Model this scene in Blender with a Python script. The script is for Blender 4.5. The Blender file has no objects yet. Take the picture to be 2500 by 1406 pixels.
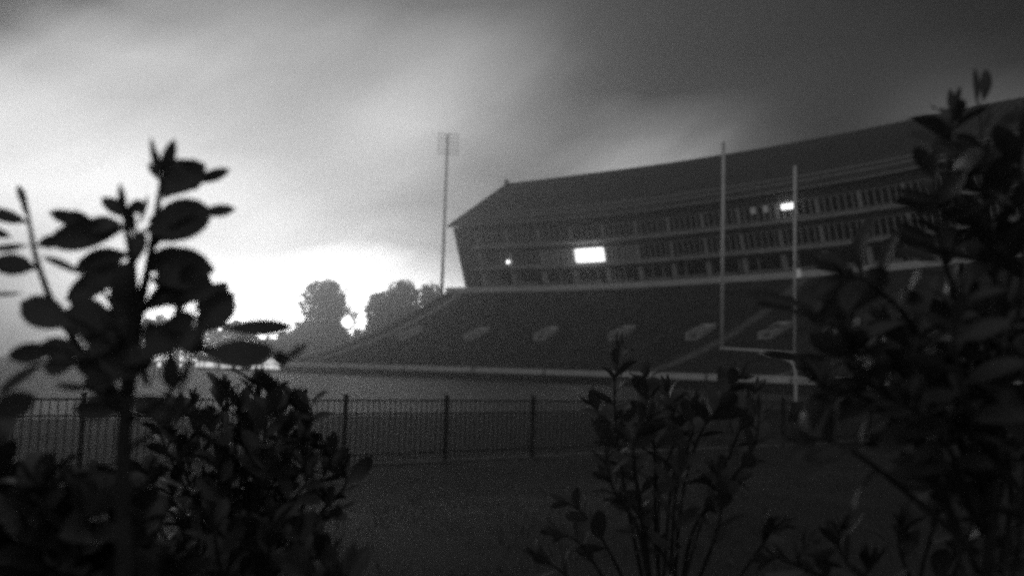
import bpy, math, random
import numpy as np
from mathutils import Vector, Matrix, noise as mnoise

random.seed(11)
C = bpy.context.scene
PI = math.pi
R = math.radians

# ------------------------------------------------------------------ camera
FPX = 2200.0            # focal length in pixels of the 2500 px wide frame
ZC = 1.85               # camera height over the playing field
PITCH, ROLL = 5.2, 1.75
cam_d = bpy.data.cameras.new('camera')
cam_d.sensor_width = 36.0
cam_d.lens = 36.0 * FPX / 2500.0
cam_d.clip_start = 0.05
cam_d.clip_end = 5000
cam_d.dof.use_dof = True
cam_d.dof.focus_distance = 3.0
cam_d.dof.aperture_fstop = 2.35
cam = bpy.data.objects.new('camera', cam_d)
C.collection.objects.link(cam)
M = Matrix.Rotation(R(90 + PITCH), 3, 'X') @ Matrix.Rotation(R(ROLL), 3, 'Z')
cam.matrix_world = Matrix.Translation((0, 0, ZC)) @ M.to_4x4()
C.camera = cam
MI = M.transposed()


def at(px, py, Y):
    """world point seen at photo pixel px,py at distance Y ahead"""
    d = M @ Vector(((px - 1250) / FPX, -(py - 703) / FPX, -1))
    return Vector((d.x / d.y * Y, Y, ZC + d.z / d.y * Y))


def proj(p):
    q = MI @ (Vector(p) - Vector((0, 0, ZC)))
    return 1250 + FPX * q.x / -q.z, 703 - FPX * q.y / -q.z


C.view_settings.view_transform = 'Standard'
C.view_settings.look = 'None'
C.view_settings.exposure = 0
C.view_settings.gamma = 1
C.cycles.max_bounces = 8
C.cycles.volume_bounces = 0
C.cycles.filter_width = 2.1
C.cycles.use_denoising = False

# ------------------------------------------------------------------ sky (dusk cloud, grey; lens vignetting put into the top corners)
SKY = [
    [15, 85, 135, 150, 155, 155, 150, 143, 132, 124, 115, 100, 80, 66, 58, 54, 50, 42, 32, 20, 5],
    [125, 185, 195, 195, 190, 185, 178, 170, 166, 164, 146, 114, 76, 60, 54, 51, 50, 48, 44, 34, 18],
    [212, 212, 208, 203, 198, 192, 184, 184, 192, 182, 156, 112, 78, 60, 62, 66, 54, 56, 74, 72, 50],
    [234, 235, 228, 220, 212, 206, 200, 208, 216, 192, 158, 98, 76, 84, 84, 60, 48, 62, 90, 100, 92],
    [252, 253, 250, 244, 234, 222, 214, 216, 208, 172, 140, 150, 178, 165, 140, 80, 70, 70, 84, 90, 90],
    [256, 262, 268, 268, 264, 256, 240, 216, 192, 178, 165, 150, 140, 125, 110, 100, 90, 85, 80, 80, 80],
    [236, 252, 262, 268, 275, 278, 272, 250, 215, 190, 170, 150, 130, 115, 100, 90, 80, 75, 70, 70, 70],
    [208, 240, 290, 330, 345, 360, 370, 355, 330, 270, 210, 160, 130, 110, 90, 80, 75, 70, 65, 60, 60],
    [188, 225, 280, 340, 370, 390, 400, 390, 370, 300, 230, 170, 130, 110, 90, 80, 75, 70, 65, 60, 60],
    [170, 205, 250, 310, 345, 370, 380, 370, 350, 290, 220, 170, 130, 110, 90, 80, 70, 65, 60, 60, 60],
]


def lin(v):
    v = v / 255.0
    return v / 12.92 if v <= 0.04045 else ((v + 0.055) / 1.055) ** 2.4


GAIN = [[0.05, 0.078, 0.611, 0.791, 0.859, 0.858, 0.734, 0.853, 0.816, 0.704, 0.745, 0.601, 0.8, 0.8, 0.8, 0.8, 0.8, 0.8, 0.8, 0.8, 0.8], [0.246, 1.272, 1.528, 1.623, 1.273, 1.151, 1.156, 1.084, 1.04, 1.116, 1.063, 0.751, 0.8, 0.8, 0.8, 0.8, 0.8, 0.8, 0.8, 0.8, 0.8], [1.395, 1.516, 1.231, 1.169, 1.109, 1.13, 1.046, 1.126, 1.235, 1.221, 1.051, 0.601, 0.8, 0.8, 0.8, 0.8, 0.8, 0.8, 0.8, 0.8, 0.8], [1.587, 1.68, 1.467, 1.215, 1.16, 1.274, 1.083, 1.418, 1.441, 1.431, 1.375, 0.233, 0.8, 0.8, 0.8, 0.8, 0.8, 0.8, 0.985, 1.447, 1.134], [2.142, 1.945, 1.754, 1.474, 1.328, 1.14, 1.159, 1.366, 1.406, 1.004, 0.586, 1.106, 2.384, 2.169, 1.847, 0.8, 0.8, 0.8, 0.846, 0.965, 1.06], [2.226, 2.138, 2.174, 2.071, 1.757, 1.86, 1.419, 1.182, 0.999, 0.925, 1.059, 0.957, 1.001, 0.873, 0.8, 0.813, 0.8, 0.8, 0.8, 0.8, 0.8], [2.017, 2.346, 1.941, 2.049, 2.04, 1.972, 1.845, 1.223, 1.039, 0.848, 0.885, 0.866, 0.8, 0.8, 0.8, 0.8, 0.8, 0.8, 0.8, 0.8, 0.8], [1.081, 1.559, 2.572, 3.37, 2.854, 2.827, 2.611, 2.733, 3.006, 2.072, 1.295, 0.78, 0.8, 0.8, 0.8, 0.8, 0.8, 0.8, 0.8, 0.8, 0.8], [0.731, 1.118, 1.847, 2.735, 2.82, 2.981, 2.972, 2.798, 2.785, 1.993, 1.292, 0.731, 0.8, 0.8, 0.8, 0.8, 0.8, 0.8, 0.8, 0.8, 0.8], [0.457, 0.557, 0.543, 0.974, 1.373, 1.682, 1.855, 1.941, 2.146, 1.47, 0.94, 0.568, 0.8, 0.8, 0.8, 0.8, 0.8, 0.8, 0.8, 0.8, 0.8]]
SKYL = np.array([[lin(v) for v in r] for r in SKY]) * np.array(GAIN)


def sky_at(az, el):
    d = Vector((math.sin(az) * math.cos(el), math.cos(az) * math.cos(el), math.sin(el)))
    x, y = proj(d * 10 + Vector((0, 0, ZC)))
    fx = min(max(x / 125, 0), 19.999)
    fy = min(max(y / 100, 0), 8.999)
    i, j = int(fy), int(fx)
    a, b = fy - i, fx - j
    return (SKYL[i, j] * (1 - b) + SKYL[i, j + 1] * b) * (1 - a) + (SKYL[i + 1, j] * (1 - b) + SKYL[i + 1, j + 1] * b) * a


world = bpy.data.worlds.new('World')
C.world = world
world.use_nodes = True
wn, wl = world.node_tree.nodes, world.node_tree.links
wn.clear()


def W(t, **k):
    n = wn.new(t)
    for a, b in k.items():
        setattr(n, a, b)
    return n


def wm(op, a, b=None, c=None, clamp=False):
    n = W('ShaderNodeMath', operation=op, use_clamp=clamp)
    for i, v in enumerate((a, b, c)):
        if v is None:
            continue
        if isinstance(v, (int, float)):
            n.inputs[i].default_value = v
        else:
            wl.new(v, n.inputs[i])
    return n.outputs[0]


tc = W('ShaderNodeTexCoord')
sep = W('ShaderNodeSeparateXYZ')
wl.new(tc.outputs['Generated'], sep.inputs[0])
az = wm('ARCTAN2', sep.outputs[0], sep.outputs[1])
el = wm('ARCSINE', sep.outputs[2])
# streaky cloud coordinates: long axis rises to the right
comb = W('ShaderNodeCombineXYZ')
wl.new(az, comb.inputs[0])
wl.new(el, comb.inputs[1])
mp = W('ShaderNodeMapping')
mp0 = W('ShaderNodeMapping')
mp0.inputs['Rotation'].default_value = (0, 0, R(-32))
wl.new(comb.outputs[0], mp0.inputs[0])
mp.inputs['Scale'].default_value = (2.2, 7.5, 1)
wl.new(mp0.outputs[0], mp.inputs[0])
n1 = W('ShaderNodeTexNoise')
n1.inputs['Scale'].default_value = 1.6
n1.inputs['Detail'].default_value = 3
n1.inputs['Roughness'].default_value = 0.5
wl.new(mp.outputs[0], n1.inputs['Vector'])
n2 = W('ShaderNodeTexNoise')
n2.inputs['Scale'].default_value = 2.1
n2.inputs['Detail'].default_value = 3
n2.inputs['Distortion'].default_value = 0.6
wl.new(mp.outputs[0], n2.inputs['Vector'])
sp2 = W('ShaderNodeSeparateXYZ')
wl.new(n1.outputs['Color'], sp2.inputs[0])
azd = wm('ADD', az, wm('MULTIPLY', wm('SUBTRACT', sp2.outputs[0], 0.5), 0.10))
eld = wm('ADD', el, wm('MULTIPLY', wm('SUBTRACT', sp2.outputs[1], 0.5), 0.06))
AZ0, AZ1, NST = -36.0, 36.0, 28
u = wm('DIVIDE', wm('SUBTRACT', azd, R(AZ0)), R(AZ1 - AZ0), clamp=True)
ROWS = [0.0, 2.4, 4.8, 7.4, 10.0, 12.6, 15.0, 17.6, 20.0, 22.6]
col = None
for ri, e in enumerate(ROWS):
    rp = W('ShaderNodeValToRGB')
    cr = rp.color_ramp
    cr.interpolation = 'B_SPLINE'
    while len(cr.elements) < NST:
        cr.elements.new(0.5)
    for k in range(NST):
        f = k / (NST - 1)
        cr.elements[k].position = f
        v = sky_at(R(AZ0 + (AZ1 - AZ0) * f), R(e)) / 8.0
        cr.elements[k].color = (v, v, v, 1)
    wl.new(u, rp.inputs[0])
    if col is None:
        col = rp.outputs[0]
    else:
        mr = W('ShaderNodeMapRange', interpolation_type='LINEAR')
        wl.new(eld, mr.inputs['Value'])
        mr.inputs['From Min'].default_value = R(ROWS[ri - 1])
        mr.inputs['From Max'].default_value = R(e)
        mx = W('ShaderNodeMix', data_type='RGBA')
        wl.new(mr.outputs[0], mx.inputs['Factor'])
        wl.new(col, mx.inputs[6])
        wl.new(rp.outputs[0], mx.inputs[7])
        col = mx.outputs[2]
bw = W('ShaderNodeRGBToBW')
wl.new(col, bw.inputs[0])
v = wm('MULTIPLY', bw.outputs[0], 8.0)
v = wm('MULTIPLY', v, wm('ADD', 0.78, wm('MULTIPLY', n2.outputs[0], 0.44)))


def ramp01(val, a, b):
    mr = W('ShaderNodeMapRange', interpolation_type='SMOOTHSTEP')
    wl.new(val, mr.inputs['Value'])
    mr.inputs['From Min'].default_value = a
    mr.inputs['From Max'].default_value = b
    return mr.outputs[0]


def wmix(f, a, b):
    inv = wm('SUBTRACT', 1.0, f)
    return wm('ADD', wm('MULTIPLY', a, inv), wm('MULTIPLY', b, f))


# away from the view: an even dim overcast; below the horizon: dark
aside = ramp01(wm('ABSOLUTE', az), R(34), R(75))
v = wmix(aside, v, 0.20)
v = wmix(ramp01(el, R(26), R(45)), v, 0.13)
v = wmix(ramp01(el, R(-0.5), R(-4)), 0.03, v) if False else v
# a little real twilight sky mixed in (grey)
sky = W('ShaderNodeTexSky', sky_type='NISHITA', sun_disc=False)
sky.sun_elevation = R(1.0)
sky.sun_rotation = R(-14)
sbw = W('ShaderNodeRGBToBW')
wl.new(sky.outputs[0], sbw.inputs[0])
v = wm('ADD', v, wm('MULTIPLY', sbw.outputs[0], 0.004))
bg = W('ShaderNodeBackground')
wl.new(v, bg.inputs['Color'])
bg.inputs['Strength'].default_value = 1.0
wo = W('ShaderNodeOutputWorld')
wl.new(bg.outputs[0], wo.inputs[0])


# ------------------------------------------------------------------ materials
def mat(name, g, rough=0.8, spec=0.5, var=0.0, scale=5.0, bump=0.0, emit=0.0, metal=0.0, trans=0.0, stretch=(1, 1, 1), coord='Object', detail=4):
    m = bpy.data.materials.new(name)
    m.use_nodes = True
    nt = m.node_tree
    b = nt.nodes['Principled BSDF']
    b.inputs['Base Color'].default_value = (g, g, g, 1)
    b.inputs['Roughness'].default_value = rough
    b.inputs['Specular IOR Level'].default_value = spec
    b.inputs['Metallic'].default_value = metal
    if emit:
        b.inputs['Emission Color'].default_value = (1, 1, 1, 1)
        b.inputs['Emission Strength'].default_value = emit
    if var or bump:
        t = nt.nodes.new('ShaderNodeTexCoord')
        mpp = nt.nodes.new('ShaderNodeMapping')
        mpp.inputs['Scale'].default_value = stretch
        nt.links.new(t.outputs[coord], mpp.inputs[0])
        no = nt.nodes.new('ShaderNodeTexNoise')
        no.inputs['Scale'].default_value = scale
        no.inputs['Detail'].default_value = detail
        no.inputs['Roughness'].default_value = 0.62
        nt.links.new(mpp.outputs[0], no.inputs['Vector'])
        if var:
            rp = nt.nodes.new('ShaderNodeValToRGB')
            rp.color_ramp.elements[0].position = 0.3
            rp.color_ramp.elements[1].position = 0.7
            a, c = g * (1 - var), g * (1 + var)
            rp.color_ramp.elements[0].color = (a, a, a, 1)
            rp.color_ramp.elements[1].color = (c, c, c, 1)
            nt.links.new(no.outputs[0], rp.inputs[0])
            nt.links.new(rp.outputs[0], b.inputs['Base Color'])
        if bump:
            bp = nt.nodes.new('ShaderNodeBump')
            bp.inputs['Strength'].default_value = bump
            nt.links.new(no.outputs[0], bp.inputs['Height'])
            nt.links.new(bp.outputs[0], b.inputs['Normal'])
    if trans:
        tr = nt.nodes.new('ShaderNodeBsdfTranslucent')
        tr.inputs[0].default_value = (g * 1.2, g * 1.2, g * 1.2, 1)
        ms = nt.nodes.new('ShaderNodeMixShader')
        ms.inputs[0].default_value = trans
        out = nt.nodes['Material Output']
        nt.links.new(b.outputs[0], ms.inputs[1])
        nt.links.new(tr.outputs[0], ms.inputs[2])
        nt.links.new(ms.outputs[0], out.inputs['Surface'])
    return m


MT = dict(
    lawn=mat('lawn_grass', 0.022, 0.72, 0.25, 0.5, 0.55, 0.6, detail=8),
    blade=mat('grass_blade', 0.05, 0.6, 0.3, 0.4, 2, trans=0.25),
    turf=mat('field_turf', 0.033, 0.5, 0.45, 0.35, 0.12, 0.2, stretch=(1, 1, 1), detail=6),
    strip=mat('mow_strip_concrete', 0.11, 0.9, 0.3, 0.3, 3),
    seat=mat('seating_concrete', 0.08, 0.8, 0.3, 0.35, 0.25, detail=6),
    aisle=mat('aisle_concrete', 0.10, 0.8, 0.3, 0.3, 0.8),
    aisle_l=mat('stair_concrete_pale', 0.24, 0.8, 0.3, 0.3, 0.8),
    parapet=mat('parapet_concrete', 0.82, 0.8, 0.3, 0.18, 0.35, detail=6),
    pad=mat('dark_wall_padding', 0.03, 0.6, 0.4, 0.2, 1),
    facade=mat('facade_brick', 0.085, 0.85, 0.3, 0.25, 0.6, detail=6),
    ledge=mat('ledge_stone', 0.55, 0.8, 0.3, 0.25, 0.6),
    roof=mat('roof_metal', 0.05, 0.6, 0.4, 0.3, 0.08, stretch=(1, 1, 4), detail=6),
    glass=mat('window_glass', 0.02, 0.25, 0.5, 0.4, 0.4),
    frame=mat('window_frame_paint', 0.55, 0.6, 0.4),
    lit=mat('lit_window_glow', 0.8, 0.5, 0.5, emit=1.7),
    halo_glass=mat('window_glass_added_halo', 0.03, 0.25, 0.5, emit=0.02),  # faint emission added to bays beside the lit one, imitating its halo
    litdim=mat('dim_window_glow', 0.4, 0.5, 0.5, emit=0.10),
    lamp=mat('lamp_glow', 0.8, 0.5, 0.5, emit=4.0),
    lampdim=mat('lamp_glow_dim', 0.8, 0.5, 0.5, emit=0.9),
    pole=mat('galvanised_pole', 0.20, 0.5, 0.5, 0.2, 2),
    post=mat('goal_paint', 0.80, 0.4, 0.5, 0.12, 3),
    fence=mat('black_fence_paint', 0.015, 0.45, 0.5),
    banner=mat('banner_cloth_added_glow', 0.85, 0.8, 0.2, 0.1, 1, emit=0.16),  # emission added to brighten the white cloth, no lamp behind it
    leaf=mat('glossy_leaf', 0.07, 0.42, 0.5, 0.5, 9, trans=0.2),
    leafd=mat('dark_leaf', 0.06, 0.42, 0.5, 0.5, 9, trans=0.05),
    stem=mat('stem_bark', 0.035, 0.75, 0.3, 0.4, 30),
    crown=mat('tree_leaves', 0.14, 0.8, 0.2, 0.4, 0.3, trans=0.5),
    trunk=mat('tree_bark', 0.05, 0.9, 0.2, 0.4, 2),
)


# ------------------------------------------------------------------ mesh helpers
class MB:
    def __init__(s):
        s.v, s.f = [], []

    def add(s, vs, fs):
        o = len(s.v)
        s.v += [tuple(p) for p in vs]
        s.f += [tuple(i + o for i in f) for f in fs]

    def box(s, c, sx, sy, sz, ang=0.0, base=True):
        """box, c = centre of its bottom"""
        ca, sa = math.cos(ang), math.sin(ang)
        vs = []
        for z in (0, sz):
            for x, y in ((-sx / 2, -sy / 2), (sx / 2, -sy / 2), (sx / 2, sy / 2), (-sx / 2, sy / 2)):
                vs.append((c[0] + x * ca - y * sa, c[1] + x * sa + y * ca, c[2] + z))
        s.add(vs, [(3, 2, 1, 0), (4, 5, 6, 7), (0, 1, 5, 4), (1, 2, 6, 5), (2, 3, 7, 6), (3, 0, 4, 7)])

    def tube(s, pts, r0, r1=None, n=8, cap=True):
        pts = [Vector(p) for p in pts]
        r1 = r0 if r1 is None else r1
        m = len(pts)
        vs = []
        ref = Vector((0.31, 0.72, 0.61))
        for i, p in enumerate(pts):
            t = (pts[min(i + 1, m - 1)] - pts[max(i - 1, 0)]).normalized()
            a = t.cross(ref)
            if a.length < 0.05:
                a = t.cross(Vector((1, 0, 0)))
            a.normalize()
            b = t.cross(a)
            r = r0 + (r1 - r0) * i / max(m - 1, 1)
            for k in range(n):
                an = 2 * PI * k / n
                vs.append(p + (a * math.cos(an) + b * math.sin(an)) * r)
        fs = []
        for i in range(m - 1):
            for k in range(n):
                k2 = (k + 1) % n
                fs.append((i * n + k, i * n + k2, (i + 1) * n + k2, (i + 1) * n + k))
        if cap:
            fs.append(tuple(range(n - 1, -1, -1)))
            fs.append(tuple((m - 1) * n + k for k in range(n)))
        s.add(vs, fs)

    def ball(s, c, r, n=10, sq=1.0):
        vs, fs = [], []
        for i in range(n + 1):
            th = PI * i / n
            for k in range(n):
                ph = 2 * PI * k / n
                vs.append((c[0] + r * math.sin(th) * math.cos(ph), c[1] + r * math.sin(th) * math.sin(ph), c[2] + sq * r * math.cos(th)))
        for i in range(n):
            for k in range(n):
                k2 = (k + 1) % n
                fs.append((i * n + k, (i + 1) * n + k, (i + 1) * n + k2, i * n + k2))
        s.add(vs, fs)

    def build(s, name, m, parent=None, smooth=False, loc=None):
        me = bpy.data.meshes.new(name)
        me.from_pydata(s.v, [], s.f)
        if loc is not None:
            me.transform(Matrix.Translation(-Vector(loc)))
        me.update()
        if smooth:
            me.polygons.foreach_set('use_smooth', [True] * len(me.polygons))
        o = bpy.data.objects.new(name, me)
        me.materials.append(m)
        C.collection.objects.link(o)
        if parent is not None:
            o.parent = parent
            o.matrix_parent_inverse = parent.matrix_world.inverted() if loc is None else Matrix()
        elif loc is not None:
            o.location = loc
        return o


def tag(o, label=None, cat=None, group=None, kind=None):
    if label:
        o['label'] = label
    if cat:
        o['category'] = cat
    if group:
        o['group'] = group
    if kind:
        o['kind'] = kind
    return o


def thing(name, label, cat, loc=(0, 0, 0), group=None):
    o = bpy.data.objects.new(name, None)
    C.collection.objects.link(o)
    o.location = loc
    o.empty_display_size = 0.2
    bpy_mw = Matrix.Translation(loc)
    o.matrix_world = bpy_mw
    return tag(o, label, cat, group)


def catmull(P, t):
    n = len(P) - 1
    t = min(max(t, 0), n - 1e-6)
    i = int(t)
    f = t - i
    p0 = P[i - 1] if i > 0 else P[0] * 2 - P[1]
    p1, p2 = P[i], P[i + 1]
    p3 = P[i + 2] if i + 2 <= n else P[n] * 2 - P[n - 1]
    return 0.5 * ((2 * p1) + (p2 - p0) * f + (2 * p0 - 5 * p1 + 4 * p2 - p3) * f * f + (3 * p1 - p0 - 3 * p2 + p3) * f ** 3)


def smooth_line(P, k=4):
    P = [Vector(p) for p in P]
    out = []
    for i in range(len(P) - 1):
        for j in range(k):
            out.append(catmull(P, i + j / k))
    return out + [P[-1]]


# ------------------------------------------------------------------ ground
def fence_d(x, y):
    """signed distance beyond the fence line"""
    return (x + 7.1) * -0.618 + (y - 15.2) * 0.786


def ground_z(x, y):
    d = fence_d(x, y)
    r = math.hypot(x, y)
    z = -0.15
    if d < 0:
        k = min(-d / 12.0, 1.0)
        z += 0.26 * k * k * (3 - 2 * k)
        z += 0.10 * math.sin((d + 2) * 0.75) * min(-d / 3, 1) * (1 if d > -11 else 0.3)
        z += 0.05 * mnoise.noise(Vector((x * 0.25, y * 0.25, 0)))
    else:
        k = min(d / 8.0, 1.0)
        z += 0.15 * k * k * (3 - 2 * k)
    return z


def grid_vals(lo, hi, near_lo, near_hi, step, far_n):
    v = list(np.linspace(lo, near_lo, far_n, endpoint=False)) + list(np.arange(near_lo, near_hi, step)) + list(np.linspace(near_hi, hi, far_n))
    return v


gx = grid_vals(-1800, 1800, -40, 50, 0.8, 14)
gy = grid_vals(-60, 2600, -4, 46, 0.8, 18)
g = MB()
vs = [(x, y, ground_z(x, y) - (0.05 if abs(x) > 100 or y > 60 else 0)) for y in gy for x in gx]
nx = len(gx)
fs = [(j * nx + i, j * nx + i + 1, (j + 1) * nx + i + 1, (j + 1) * nx + i) for j in range(len(gy) - 1) for i in range(nx - 1)]
g.add(vs, fs)
tag(g.build('ground', MT['lawn'], smooth=True), kind='structure')

gr = MB()
rnd = random.Random(77)
for _ in range(30000):
    Y = 3.5 + 20 * rnd.random() ** 1.2
    x = (rnd.random() * 1.5 - 0.75) * Y
    if fence_d(x, Y) > 2.5 or mnoise.noise(Vector((x * 0.7, Y * 0.7, 3))) < -0.12 + 0.3 * rnd.random() - 0.15:
        continue
    z = ground_z(x, Y)
    h = rnd.uniform(0.03, 0.10) * (1.6 if -0.3 < fence_d(x, Y) < 0.3 else 1)
    a = rnd.random() * 6.28
    w = 0.006
    dx, dy = math.cos(a) * w, math.sin(a) * w
    lx, ly = rnd.gauss(0, 0.03), rnd.gauss(0, 0.03)
    gr.add([(x - dx, Y - dy, z - 0.01), (x + dx, Y + dy, z - 0.01), (x + lx, Y + ly, z + h)], [(0, 1, 2)])
tag(gr.build('grass', MT['blade']), 'short mown grass growing on the lawn this side of the fence', 'grass', kind='stuff')

# ------------------------------------------------------------------ the grandstand curves
TC = [Vector(p) for p in ((-14.9, 205), (16.9, 185.6), (38.7, 164), (57.0, 141), (68, 118), (74, 95), (75, 70), (72, 45))]
FC = [Vector(p) for p in ((-45.5, 184), (-7.5, 157), (11.0, 139), (25.5, 121), (33, 105), (37.5, 88), (38.5, 68), (36, 48))]
NT = len(TC) - 1


def Tp(t):
    return catmull(TC, t)


def Fp(t):
    return catmull(FC, t)


def nrm(t):
    return (Tp(t) - Fp(t)).normalized()


_ts = np.linspace(0, NT, 701)
_tp = [Tp(t) for t in _ts]
_arc = np.concatenate([[0], np.cumsum([(_tp[i + 1] - _tp[i]).length for i in range(700)])])
_fp = [Fp(t) for t in _ts]
_farc = np.concatenate([[0], np.cumsum([(_fp[i + 1] - _fp[i]).length for i in range(700)])])


def t_of(s):
    return float(np.interp(s, _arc, _ts))


def t_off(s):
    return float(np.interp(s, _farc, _ts))


def TP(s, w, z):
    t = t_of(s)
    p = Tp(t) + nrm(t) * w
    return Vector((p.x, p.y, z))


def FP(s, w, z):
    t = t_off(s)
    p = Fp(t) + nrm(t) * w
    return Vector((p.x, p.y, z))


def find_s(px, w, z, P=TP, hi=None):
    """first s whose point projects to x = px"""
    hi = hi or 150
    best, bs = 1e9, 0
    for s in np.arange(0, hi, 0.15):
        q = P(s, w, z)
        d = abs(proj(q)[0] - px)
        if d < best:
            best, bs = d, s
    return float(bs)


def sweep(mb, s0, s1, prof, P=TP, step=3.0, closed=True, caps=True):
    """sweep a profile of (w, z) along the curve"""
    n = max(1, int(math.ceil((s1 - s0) / step)))
    m = len(prof)
    vs = []
    for i in range(n + 1):
        s = s0 + (s1 - s0) * i / n
        vs += [P(s, w, z) for w, z in prof]
    fs = []
    for i in range(n):
        for k in range(m if closed else m - 1):
            k2 = (k + 1) % m
            fs.append((i * m + k, (i + 1) * m + k, (i + 1) * m + k2, i * m + k2))
    if closed and caps:
        fs.append(tuple(range(m)))
        fs.append(tuple(n * m + k for k in range(m - 1, -1, -1)))
    mb.add(vs, fs)


SMAX = float(_arc[-1])
FMAX = float(_farc[-1])
HT = 17.0 + ZC          # top of the seating


def seat_h(v):
    return 2.0 + (HT - 2.0) * (0.55 * v + 0.45 * v * v)


stand = thing('stadium_grandstand', 'big curved grandstand of dark seating rows with a pale parapet along its top', 'grandstand', (20, 150, 0))
NR = 46
mb = MB()
prof = []
for k in range(NR):
    v0, v1 = k / NR, (k + 1) / NR
    prof.append((v0, seat_h(v0)))
    prof.append((v0, seat_h(v1)))
prof.append((1.0, HT))
ncol = 110
m_ = len(prof)
vs = []
for i in range(ncol + 1):
    t = NT * i / ncol
    a, b = Fp(t), Tp(t)
    for v_, z in prof:
        q = a + (b - a) * v_
        vs.append((q.x, q.y, z))
    vs.append((b.x, b.y, -0.3))
    vs.append((a.x, a.y, -0.3))
m_ += 2
fs = []
for i in range(ncol):
    for k in range(m_):
        k2 = (k + 1) % m_
        fs.append((i * m_ + k, (i + 1) * m_ + k, (i + 1) * m_ + k2, i * m_ + k2))
fs.append(tuple(range(m_)))
fs.append(tuple(ncol * m_ + k for k in range(m_ - 1, -1, -1)))
mb.add(vs, fs)
mb.build('seating_bank', MT['seat'], stand)


def bank_pt(t, v_, dz=0.0, lat=0.0):
    a, b = Fp(t), Tp(t)
    q = a + (b - a) * v_
    n = (b - a).normalized()
    q = q + Vector((-n.y, n.x)) * lat
    return Vector((q.x, q.y, seat_h(v_) + dz))


def find_t(px, v_):
    best, bt = 1e9, 0
    for t in np.arange(0, 5.5, 0.004):
        d = abs(proj(bank_pt(t, v_))[0] - px)
        if d < best:
            best, bt = d, t
    return float(bt)


# aisles
for px, wd, mk in ((742, 2.6, 'ledge'), (880, 1.1, 'aisle'), (1010, 1.1, 'aisle'), (1140, 1.1, 'aisle'), (1290, 1.1, 'aisle'), (1440, 1.1, 'aisle'), (1585, 2.2, 'aisle_l'), (1700, 1.1, 'aisle'), (1800, 1.1, 'aisle'), (1900, 1.4, 'aisle_l'), (1985, 1.1, 'aisle')):
    t = find_t(px, 0.0)
    mb = MB()
    for k in range(NR):
        v0, v1 = k / NR, (k + 1) / NR
        z = seat_h(v1) + 0.05
        A = [bank_pt(t, v0, 0, -wd / 2), bank_pt(t, v0, 0, wd / 2), bank_pt(t, v1, 0, wd / 2), bank_pt(t, v1, 0, -wd / 2)]
        n = (Tp(t) - Fp(t)).normalized() * -0.05
        for q in A:
            q.x += n.x
            q.y += n.y
        lo = [Vector((q.x, q.y, seat_h(v0) - 0.1)) for q in A]
        hi_ = [Vector((q.x, q.y, z)) for q in A]
        mb.add(lo + hi_, [(4, 5, 6, 7), (0, 1, 5, 4), (1, 2, 6, 5), (3, 0, 4, 7)])
    mb.build('aisle', MT[mk], stand)

# access portals in the seats
for px in (998, 1160, 1332, 1516, 1708, 1890, 2050):
    t = find_t(px, 0.48)
    tun = []
    for side in (-1, 1):
        mb = MB()
        v0, v1 = 0.425, 0.55
        A = []
        for v_ in (v0, v1):
            for l in (0, 0.3):
                A.append(bank_pt(t, v_, 0, side * (0.95 + l)))
        z0, z1 = seat_h(v0), seat_h(v1)
        vs = [Vector((A[0].x, A[0].y, z0 - 1.2)), Vector((A[1].x, A[1].y, z0 - 1.2)), Vector((A[3].x, A[3].y, z1 - 1.2)), Vector((A[2].x, A[2].y, z1 - 1.2)),
              Vector((A[0].x, A[0].y, z0 + 1.3)), Vector((A[1].x, A[1].y, z0 + 1.3)), Vector((A[3].x, A[3].y, z1 + 1.0)), Vector((A[2].x, A[2].y, z1 + 1.0))]
        mb.add(vs, [(0, 1, 2, 3), (4, 5, 6, 7), (0, 1, 5, 4), (1, 2, 6, 5), (2, 3, 7, 6), (3, 0, 4, 7)])
        mb.build('portal_wall', MT['ledge'], stand)
    mb = MB()
    p = bank_pt(t, v1, 0, 0)
    n = (Tp(t) - Fp(t)).normalized()
    mb.box((p.x, p.y, p.z - 1.0), 0.3, 1.9, 1.9, math.atan2(n.y, n.x))
    mb.build('portal_head_wall', MT['parapet'], stand)
    mb = MB()
    p = bank_pt(t, v0 + 0.01, 0, 0)
    mb.box((p.x, p.y, p.z - 0.9), 1.0, 1.8, 1.25, math.atan2(n.y, n.x))
    mb.build('portal_sill', MT['ledge'], stand)

# field wall with pale upper panels
mb = MB()
sweep(mb, 0, FMAX, [(-0.35, -0.3), (-0.35, 1.3), (-0.02, 1.3), (-0.02, -0.3)], FP)
mb.build('field_wall', MT['pad'], stand)
s = 0.3
while s < FMAX - 3:
    L = 15.5
    e = min(s + L, FMAX)
    mb = MB()
    sweep(mb, s, e, [(-0.5, 1.303), (-0.5, 2.15), (0.15, 2.15), (0.15, 1.303)], FP)
    mb.build('wall_panel', MT['parapet'], stand)
    s = e + 0.7
# concourse parapet
mb = MB()
sweep(mb, -0.0, SMAX, [(-0.3, HT - 0.25), (-0.3, HT + 1.25), (0.15, HT + 1.25), (0.15, HT - 0.25)])
mb.build('parapet', MT['parapet'], stand)
# concourse deck behind it
mb = MB()
sweep(mb, 0, SMAX, [(0.16, HT - 0.3), (0.16, HT + 0.01), (14, HT + 0.01), (14, HT - 0.3)])
mb.build('concourse_deck', MT['aisle'], stand)
mb = MB()
sweep(mb, 1.5, SMAX, [(11.5, -0.2), (11.5, HT - 0.3), (12, HT - 0.3), (12, -0.2)])
mb.build('back_wall', MT['facade'], stand)

# ------------------------------------------------------------------ suite building over the stand
ZE = 32.0 + ZC          # eaves
ZR = 43.0 + ZC          # roof crest
ZB = HT + 0.02


def wf(z):
    """w of the leaning facade at height z"""
    return 4.4 * (ZE - z) / (ZE - ZB)


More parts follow.
